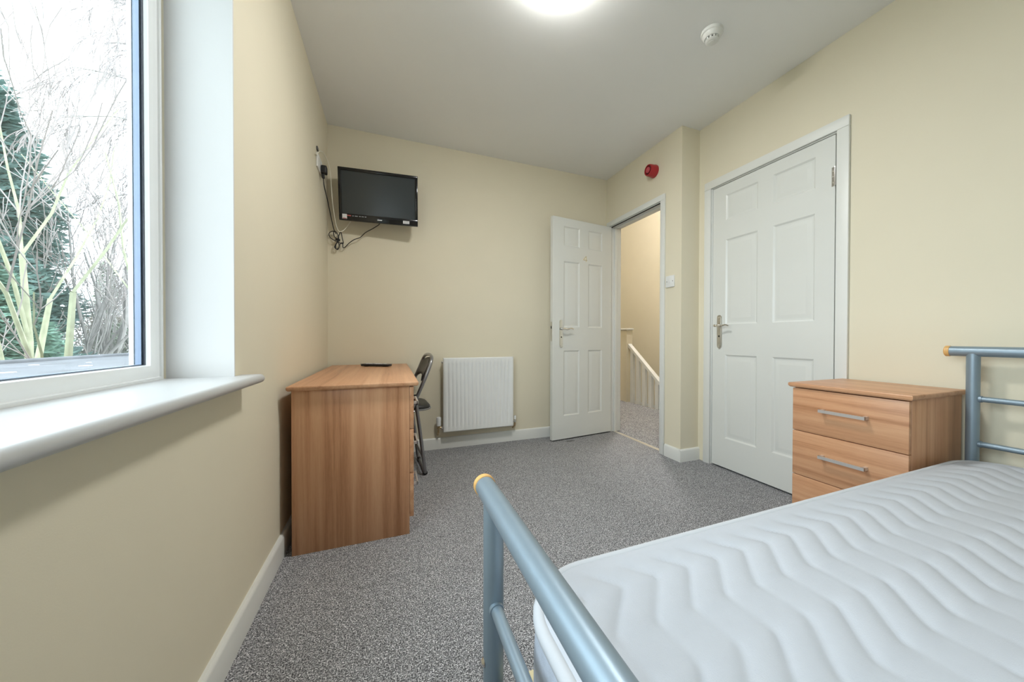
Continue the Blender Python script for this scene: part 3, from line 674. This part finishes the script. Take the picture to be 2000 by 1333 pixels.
pa = [(0.003, 2.650, 2.075), (0.008, 2.52, 2.030), (0.012, 2.56, 2.055), (0.010, 2.640, 2.105), (0.014, 2.74, 2.145), (0.026, 2.83, 2.135), (0.036, 2.885, 2.080), (0.040, 2.90, 1.985), (0.046, 2.91, 1.880), (0.060, 2.925, 1.760), (0.078, 2.94, 1.690), (0.11, 2.955, 1.70), (0.16, 2.955, 1.775), (0.20, 2.945, 1.82)]
MB().tube(spline([(x-ox, y-oy, z-oz) for x, y, z in pa], 5), 0.0030, 8).build('lead', 'cable_cream', ac, smooth=60)
MB().bbox((-0.0035, -0.035, -0.010), (0.004, 0.0, 0.012), 0.002).build('clip', 'grey_plastic', ac)

# ------------------------------------------------------------------ light switch, sounder, smoke detector, lamp
sw = thing('light_switch', 'white square light switch on the wall beside the doorway', 'light switch', (W1, 2.132, 1.350))
MB().bbox((-0.010, -0.044, -0.044), (-0.0003, 0.044, 0.044), 0.003).build('face_plate', 'socket_white', sw)
MB().bbox((-0.0125, -0.008, -0.013), (-0.010, 0.008, 0.013), 0.001).build('rocker', 'socket_white', sw)
for yy in (-0.030, 0.030): MB().lathe([(0.0032, -0.0108), (0.0032, -0.0100)], 10, 0, (0, yy, 0)).build('screw', 'dark_slot', sw)
sd = thing('alarm_sounder', 'round red fire alarm sounder above the open doorway', 'alarm', (W1, 2.318, 2.268))
MB().lathe([(0.050, -0.0005), (0.051, -0.010), (0.048, -0.022), (0.046, -0.060), (0.043, -0.068), (0.037, -0.069), (0.035, -0.060), (0.024, -0.060)], 32, 0).build('body', 'alarm_red', sd)
MB().lathe([(0.0365, -0.0602), (0.0365, -0.0615)], 32, 0).build('grille', 'alarm_dark', sd)
MB().lathe([(0.022, -0.0616), (0.0235, -0.069), (0.021, -0.072), (0.012, -0.073)], 24, 0).build('horn', 'alarm_pink', sd)
sm = thing('smoke_detector', 'white round smoke detector on the ceiling', 'smoke detector', (1.945, 1.352, H))
MB().lathe([(0.052, -0.0003), (0.053, -0.006), (0.052, -0.014), (0.048, -0.017)], 40, 2).build('base', 'detector_white', sm)
MB().lathe([(0.047, -0.0172), (0.045, -0.026), (0.036, -0.036)], 40, 2).build('collar', 'detector_white', sm)
for i_ in range(12):
    a = 2*PI*i_/12
    MB().bbox((-0.0050, -0.002, -0.045), (0.0050, 0.002, -0.036), 0.0008, 1).build('vane', 'detector_white', sm, (0.030*math.cos(a), 0.030*math.sin(a), 0), rot=(0, 0, a+PI/2))
MB().lathe([(0.024, -0.036), (0.024, -0.045)], 24, 2).build('chamber', 'dark_slot', sm)
MB().lathe([(0.032, -0.0452), (0.032, -0.047), (0.026, -0.052), (0.021, -0.053)], 36, 2).build('cap', 'detector_white', sm)
MB().lathe([(0.015, -0.0532), (0.015, -0.0545), (0.012, -0.0550)], 24, 2).build('test_disc', 'detector_white', sm)
lp = thing('ceiling_lamp', 'round white glowing ceiling lamp', 'ceiling lamp', (1.08, 1.345, H))
MB().lathe([(0.142, -0.0003), (0.144, -0.004), (0.142, -0.012)], 48, 2).build('base', 'paint_white', lp)
MB().lathe([(0.138, -0.012), (0.134, -0.022), (0.118, -0.032), (0.085, -0.040), (0.040, -0.044)], 48, 2).build('diffuser', 'lamp_glow', lp)
hl = thing('ceiling_lamp', 'round warm ceiling lamp lighting the landing', 'ceiling lamp', (3.25, 3.6, HT))
MB().lathe([(0.155, -0.0003), (0.157, -0.008), (0.155, -0.018)], 32, 2).build('base', 'paint_white', hl)
MB().lathe([(0.150, -0.018), (0.149, -0.040), (0.140, -0.062), (0.115, -0.080), (0.075, -0.091), (0.03, -0.096)], 32, 2).build('diffuser', 'hall_glow', hl)

# ------------------------------------------------------------------ chest of drawers
cx_, cy_ = 2.36, 0.875
cw0, cw1 = 0.673, 1.077
cst = thing('chest_of_drawers', 'small brown wood laminate chest of three drawers by the headboard', 'chest of drawers', (cx_, cy_, 0))
def ck(nm, a, b, mat, r=0.0012): return MB().bbox((a[0]-cx_, a[1]-cy_, a[2]), (b[0]-cx_, b[1]-cy_, b[2]), r).build(nm, mat, cst)
top_slab(2.147-cx_, 2.566-cx_, cw0-0.013-cy_, cw1+0.013-cy_, DH-0.020, DH, cst, 'wood_y')
ck('side_panel', (2.179, cw0, 0), (2.560, cw0+0.016, DH-0.0202), 'wood_z'); ck('side_panel', (2.179, cw1-0.016, 0), (2.560, cw1, DH-0.0202), 'wood_z')
ck('back_panel', (2.548, cw0+0.0162, 0.02), (2.556, cw1-0.0162, DH-0.0202), 'wood_y')
ck('plinth', (2.215, cw0+0.0162, 0), (2.230, cw1-0.0162, 0.078), 'wood_y')
zs = [0.080, 0.290, 0.493, DH-0.023]
for i in range(3):
    dr = ck('drawer', (2.160, cw0+0.001, zs[i]+0.0016), (2.178, cw1-0.001, zs[i+1]-0.0016), 'wood_y')
    ck('drawer_box', (2.179, cw0+0.03, zs[i]+0.02), (2.53, cw1-0.03, zs[i]+0.025), 'wood_y').parent = dr
    zc = (zs[i]+zs[i+1])/2+0.012
    handle_bar(dr, (2.160-cx_, 0.792-cy_, zc), (2.160-cx_, 0.955-cy_, zc), (-1, 0, 0))

# ------------------------------------------------------------------ bed
BYC = -0.075
bed = thing('bed_frame', 'silver tubular metal double bed frame with beech end caps', 'bed', (1.55, BYC, 0))
FX, HX_ = 0.600, 2.505
RT, RS = 0.0195, 0.0105
yp_ = 0.702
def L_(x, y, z): return (x-1.55, y, z)
def bed_end(x, ztop, bars, nm):
    rail = MB().tube([L_(x, -0.762, ztop), L_(x, 0.762, ztop)], RT, 24).build('top_rail', 'bed_silver', bed, smooth=60)
    for s_ in (-1, 1):
        MB().lathe([(RT+0.0005, 0.0), (RT+0.0018, 0.001), (RT+0.0018, 0.013), (RT-0.002, 0.016)] if s_ > 0 else [(RT-0.002, -0.016), (RT+0.0018, -0.013), (RT+0.0018, -0.001), (RT+0.0005, 0.0)], 24, 1, L_(x, s_*0.762, ztop)).build('end_cap', 'cap_beech', rail)
        po_ = MB().tube([L_(x, s_*yp_, 0.012), L_(x, s_*yp_, ztop-0.008)], RT-0.001, 24).build('post', 'bed_silver', bed, smooth=60)
        MB().lathe([(RT+0.001, 0.0), (RT+0.002, 0.006), (RT, 0.016)], 20, 2, L_(x, s_*yp_, 0)).build('foot', 'black_plastic', po_)
        MB().tube([L_(x-0.0225, s_*yp_, 0.328), L_(x-0.018, s_*yp_, 0.328)], [0.004, 0.008], 12).build('bolt', 'chrome', po_)
    for z in bars:
        br = MB().tube([L_(x, -yp_+0.016, z), L_(x, yp_-0.016, z)], RS, 16).build('crossbar', 'bed_silver', bed, smooth=60)
        for s_ in (-1, 1): MB().tube([L_(x, s_*(yp_-0.024), z), L_(x, s_*(yp_-0.016), z)], RS+0.0022, 16).build('weld_collar', 'bed_silver', br)
bed_end(FX, 0.621, (0.432, 0.235), 'foot'); bed_end(HX_, 0.867, (0.686, 0.514, 0.340), 'head')
for s_ in (-1, 1): MB().bbox(L_(0.622, s_*0.690-0.024, 0.185), L_(2.484, s_*0.690+0.024, 0.255), 0.003).build('side_rail', 'bed_dark', bed)
MB().bbox(L_(0.640, -0.664, 0.205), L_(0.665, 0.664, 0.250), 0.003).build('foot_beam', 'bed_dark', bed)
MB().bbox(L_(0.68, -0.014, 0.205), L_(2.44, 0.014, 0.250), 0.003).build('centre_rail', 'bed_dark', bed)
for i in range(14): MB().bbox(L_(0.650+i*0.135, -0.713, 0.2555), L_(0.715+i*0.135, 0.713, 0.272), 0.003, 1).build('slat', 'slat_pine', bed)

# mattress
MX0, MX1, MY = 0.645, 2.478, 0.705
mt = thing('mattress', 'bare white quilted double mattress on the metal bed', 'mattress', (1.55, BYC, 0.2725))
MZ0, MZT = 0.003, 0.1955
def quilt(y):
    """stepped zigzag of the stitching, as an x offset; y is the room coordinate"""
    stp = 0.0855; seq = [-1, 0, -1, 0, 1, 0, 1]; P = stp*7
    d = (0.53-y) % P; i = int(d/stp); acc = sum(seq[:i]); fr = d/stp-i
    t = fr*fr*(3-2*fr)*0.2+fr*0.8
    return 0.0745*(acc+seq[i]*t), (1.0 if seq[i] else 0.22+0.78*abs(2*fr-1)**3)
CR = 0.135
def inset(x, y):
    """distance to the rounded-rectangle outline (positive inside) in world coords"""
    hx_, hy_ = (MX1-MX0)/2, MY; px = abs(x-(MX0+MX1)/2)-(hx_-CR); py = abs(y-BYC)-(hy_-CR)
    return CR-(math.hypot(max(px, 0), max(py, 0))+min(max(px, py), 0))
NX, NY = 300, 220
vs = []; fs = []
for i in range(NX+1):
    for j in range(NY+1):
        x = MX0+(MX1-MX0)*i/NX; y = BYC-MY+2*MY*j/NY
        d = inset(x, y)
        if d < -1e-7:      # pull corner points on to the outline
            cxp = (MX0+CR) if x < 1.5 else (MX1-CR); cyp = BYC+(MY-CR)*(1 if y > BYC else -1)
            v = Vector((x-cxp, y-cyp)); v = v.normalized()*CR; x, y = cxp+v.x, cyp+v.y; d = 0.0
        qx, qa = quilt(y); ph = (x-0.892-qx)/0.0765
        puff = abs(math.sin(PI*ph))**0.38
        wv = min(1, max(0, (d-0.035)/0.03))
        edge = 0.020*(1-math.sqrt(max(0, 1-max(0, (0.035-d)/0.035)**2))) if d < 0.035 else 0
        z = MZT-edge+wv*0.0085*qa*(puff-0.6)+0.004*math.sin(x*2.1+y*3.3)*wv
        vs.append((x-1.55, y-BYC, z))
for i in range(NX):
    for j in range(NY): a = i*(NY+1)+j; fs.append((a, a+1, a+NY+2, a+NY+1))
MB().add(vs, fs).build('quilted_top', 'ticking', mt, smooth=70)
ol = [(x-1.55, y-BYC) for x, y in rrect(MX0, MX1, BYC-MY, BYC+MY, CR, 10)]
n = len(ol)
def scaled(e): return [(x-1.55, y-BYC) for x, y in rrect(MX0-e, MX1+e, BYC-MY-e, BYC+MY+e, CR+e, 10)]
rings = [(0.0, MZT-0.020), (0.005, MZT-0.040), (0.008, MZT-0.09), (0.008, MZT-0.12), (0.005, 0.03), (0.0, 0.014), (-0.02, MZ0-0.001)]
vs = []; fs = []
for e, z in rings: vs += [(x, y, z) for x, y in scaled(e)]
for i in range(len(rings)-1):
    for j in range(n): fs.append((i*n+j, i*n+(j+1) % n, (i+1)*n+(j+1) % n, (i+1)*n+j))
fs.append(tuple((len(rings)-1)*n+j for j in range(n)))
MB().add(vs, fs).build('side_band', 'ticking_side', mt, smooth=60)
MB().tube([(x, y, MZT-0.016) for x, y in scaled(-0.002)], 0.0115, 10, closed=True).build('edge_piping', 'piping', mt, smooth=80)
MB().tube([(x, y, 0.014) for x, y in scaled(-0.001)], 0.0085, 10, closed=True).build('edge_piping', 'piping', mt, smooth=80)

# ------------------------------------------------------------------ outside
GZ = -2.6
struct(B((-60, -30, GZ-0.2), (-0.31, 70, GZ)).build('ground_outside', 'lawn', smooth=0), 'lawn far below the window', 'ground')
rf = thing('porch_roof', 'flat grey felt roof with bird droppings outside the window', 'roof', (-1.7, 3.0, 0.55), kind='structure')
rfx0, rfx1 = -1.35, 1.25
MB().bbox((rfx0, -4.5, -0.10), (rfx1, 4.2, 0.10), 0.01).build('roof_deck', 'roof_felt', rf)
MB().bbox((rfx0-0.06, -4.5, 0.06), (rfx0+0.02, 4.2, 0.135), 0.02, 3).build('roof_edge', 'roof_felt', rf)
B((rfx0, -4.4, -3.1), (rfx0+0.12, 4.1, -0.10)).build('roof_wall', 'brick', rf, smooth=0)
rnd = random.Random(5)
for i in range(16):
    px = rnd.uniform(rfx0+0.05, rfx1-0.2); py = rnd.uniform(-2.2, 2.6); a = rnd.uniform(0.02, 0.05); b_ = a*rnd.uniform(0.6, 1.4)
    MB().prism([(px+a*math.cos(t)*(0.8+0.3*rnd.random()), py+b_*math.sin(t)*(0.8+0.3*rnd.random())) for t in [2*PI*k/10 for k in range(10)]], 2, 0.1002, 0.1025).build('bird_dropping', 'dropping', rf, smooth=0)

RMIN = 0.0058
def grow(m, p, d, length, r, depth, rnd, droop=0.0, spread=0.6, upward=0.15, nseg=4, fine=None, kids=(2, 4), shrink=(0.5, 0.75)):
    """recursive bare branch written into m (thick) or fine (thin)"""
    pts = [p.copy()]; rs = [r]; q = p.copy(); dd = d.copy()
    for i in range(nseg):
        dd = (dd+Vector((rnd.uniform(-1, 1), rnd.uniform(-1, 1), rnd.uniform(-1, 1)))*0.13+Vector((0, 0, upward-droop))*0.35).normalized()
        q = q+dd*(length/nseg); pts.append(q.copy()); rs.append(r*(1-0.6*(i+1)/nseg))
    tgt = m if (r > 0.012 or fine is None) else fine
    tgt.tube(pts, [max(q_, RMIN) for q_ in rs], 6 if r > 0.02 else 3, caps=False)
    if depth <= 0: return
    for k in range(rnd.randint(*kids)+1):
        i = rnd.randint(1, nseg); t = (pts[i]-pts[i-1]).normalized()
        ax = t.cross(Vector((rnd.uniform(-1, 1), rnd.uniform(-1, 1), rnd.uniform(-1, 1)))).normalized()
        nd = (t+ax*rnd.uniform(0.35, 1.0)*spread*1.4).normalized()
        grow(m, pts[i], nd, length*rnd.uniform(*shrink), rs[i]*0.62, depth-1, rnd, droop, spread, upward, nseg, fine, kids, shrink)
def bare_tree(label, loc, stems, length, r, depth, seed, bark='bark', group=None, **kw):
    rnd = random.Random(seed)
    t = thing('bare_tree', label, 'tree', loc, group=group)
    m = MB(); fine = MB()
    for dvec in stems: grow(m, Vector((rnd.uniform(-0.08, 0.08), rnd.uniform(-0.08, 0.08), 0)), Vector(dvec).normalized(), length*rnd.uniform(0.85, 1.1), r, depth, rnd, fine=fine, **kw)
    m.build('branches', bark, t, smooth=60)
    if fine.v: tag(fine.build('twigs', 'twig', t, smooth=60), 'fine bare twigs', kind='stuff')
    return t
def on_ray(ang_deg, dist): a = math.radians(ang_deg); return (CAM.x-math.sin(a)*dist, math.cos(a)*dist)
x, y = on_ray(33.0, 8.2)
bare_tree('many-stemmed bare tree with greenish bark in front of the conifer', (x, y, GZ), [(0.02, 0.1, 1), (0.20, 0.05, 1), (-0.15, 0.1, 1), (0.30, 0.2, 1)], 4.3, 0.075, 4, 11, 'bark_green', spread=0.42, upward=0.22, kids=(2, 2), shrink=(0.52, 0.72))
x, y = on_ray(31.2, 12.5)
bare_tree('bare tree with long branches reaching right past the conifer', (x, y, GZ), [(0.30, 0.2, 1), (0.08, 0, 1), (0.55, 0.3, 0.9), (-0.1, 0, 1)], 4.9, 0.10, 5, 23, spread=0.5, upward=0.10, kids=(1, 3), shrink=(0.50, 0.72))
x, y = on_ray(28.2, 15.5)
bare_tree('bare tree with dense fine twigs behind the roof edge', (x, y, GZ), [(-0.1, 0.0, 1), (0.2, 0.1, 1), (-0.35, 0, 1)], 3.7, 0.09, 5, 37, spread=0.6, upward=0.05, kids=(2, 3), shrink=(0.5, 0.70))
x, y = on_ray(22.6, 11.0)
birch = thing('birch_tree', 'tall birch with drooping fine twigs beside the window frame', 'tree', (x, y, GZ))
MB().tube([(0, 0, 0), (0.05, 0, 4), (0.0, 0.05, 8), (0.1, 0, 11.5)], [0.15, 0.12, 0.08, 0.02], 8).build('trunk', 'bark', birch)
rnd = random.Random(51); m = MB(); fine = MB()
for k in range(22):
    a = rnd.uniform(0, 2*PI); z = rnd.uniform(6.2, 11.0)
    grow(m, Vector((0.03, 0.03, z)), Vector((math.cos(a), math.sin(a), 0.55)).normalized(), rnd.uniform(1.1, 1.9), 0.022, 3, rnd, fine=fine, droop=0.55, spread=0.55, upward=0.0, kids=(3, 4), shrink=(0.45, 0.7), nseg=5)
m.build('branches', 'bark', birch, smooth=60)
tag(fine.build('twigs', 'twig', birch, smooth=60), 'fine drooping twigs', kind='stuff')

def foliage_mesh(n, shape, size, seed, flat=0.5):
    """cloud of small leaf blades (quads, folded) placed by shape(rnd) -> (point, outward)"""
    rnd = random.Random(seed); vs = []; fs = []
    for i in range(n):
        p, out = shape(rnd)
        d = (out+Vector((rnd.gauss(0, .45), rnd.gauss(0, .45), rnd.gauss(0, .35)))).normalized()
        s_ = d.cross(Vector((rnd.gauss(0, 1), rnd.gauss(0, 1), rnd.gauss(0, 1)))).normalized()
        l = size*rnd.uniform(0.6, 1.4); wd = l*rnd.uniform(0.07, 0.15)
        a = p; b = p+d*l*0.5+s_*wd; c = p+d*l; e = p+d*l*0.5-s_*wd
        k = len(vs); vs += [a, b, c, e]; fs.append((k, k+1, k+2, k+3))
    return MB().add(vs, fs)
def conifer(label, loc, h, rad, n, seed, mat, size=0.30, taper=0.9, name='conifer_tree'):
    t = thing(name, label, 'tree', loc)
    MB().tube([(0, 0, 0), (0.05, 0, h*0.5), (0, 0, h*0.97)], [0.14, 0.09, 0.02], 8).build('trunk', 'bark', t)
    def shp(rnd):
        z = rnd.random()**1.25; a = rnd.uniform(0, 2*PI)
        lob = 1+0.16*math.sin(a*3+z*9)+0.12*math.sin(a*5-z*21)+0.14*math.sin(z*34+a*2)
        r = rad*(1-z**1.9*taper)*lob*math.sqrt(rnd.uniform(0.25, 1.0))
        return Vector((r*math.cos(a), r*math.sin(a), h*(0.04+0.96*z))), Vector((math.cos(a), math.sin(a), 0.15))
    tag(foliage_mesh(n, shp, size, seed).build('foliage', mat, t, smooth=0), 'dense green sprays of foliage', kind='stuff')
    return t
x, y = on_ray(38.0, 13.0)
conifer('dense blue-green conifer standing behind the bare trees', (x, y, GZ), 10.2, 2.0, 120000, 3, 'needles', 0.20)
x, y = on_ray(36.0, 10.2)
conifer('lower bright green conifer at the foot of the tall one', (x, y, GZ), 4.6, 1.25, 42000, 8, 'needles_light', 0.15, taper=0.75)
x, y = on_ray(28.0, 19.0)
conifer('slim ivy-covered tree far behind the roof', (x, y, GZ), 6.0, 0.55, 7000, 13, 'ivy', 0.14, name='ivy_tree')
def shrub(label, loc, rx, ry, h, n, seed, mat, size):
    t = thing('garden_shrub', label, 'shrub', loc)
    rnd = random.Random(seed); m = MB()
    for i in range(26): grow(m, Vector((rnd.uniform(-rx, rx)*0.7, rnd.uniform(-ry, ry)*0.7, 0)), Vector((rnd.uniform(-.5, .5), rnd.uniform(-.5, .5), 1)).normalized(), h*rnd.uniform(.5, .8), 0.02, 2, rnd, spread=0.6, kids=(2, 3))
    m.build('branches', 'twig', t, smooth=60)
    def shp(rnd):
        a = rnd.uniform(0, 2*PI); z = rnd.random(); r = math.sqrt(rnd.random())*math.sqrt(max(0, 1-z*z*0.85))
        return Vector((rx*r*math.cos(a), ry*r*math.sin(a), h*z)), Vector((math.cos(a), math.sin(a), 0.6))
    tag(foliage_mesh(n, shp, size, seed+1).build('foliage', mat, t, smooth=0), 'small dense leaves', kind='stuff')
x, y = on_ray(29.5, 17.0); shrub('brownish overgrown hedge behind the flat roof', (x, y, GZ), 2.6, 1.6, 4.1, 22000, 61, 'hedge_brown', 0.11)
x, y = on_ray(25.5, 16.0); shrub('green leafy shrub behind the flat roof near the window frame', (x, y, GZ), 1.9, 1.5, 3.9, 18000, 71, 'ivy', 0.11)
x, y = on_ray(22.0, 20.0); shrub('distant brown hedge beyond the green shrub', (x, y, GZ), 3.0, 2.0, 5.0, 16000, 81, 'hedge_brown', 0.14)
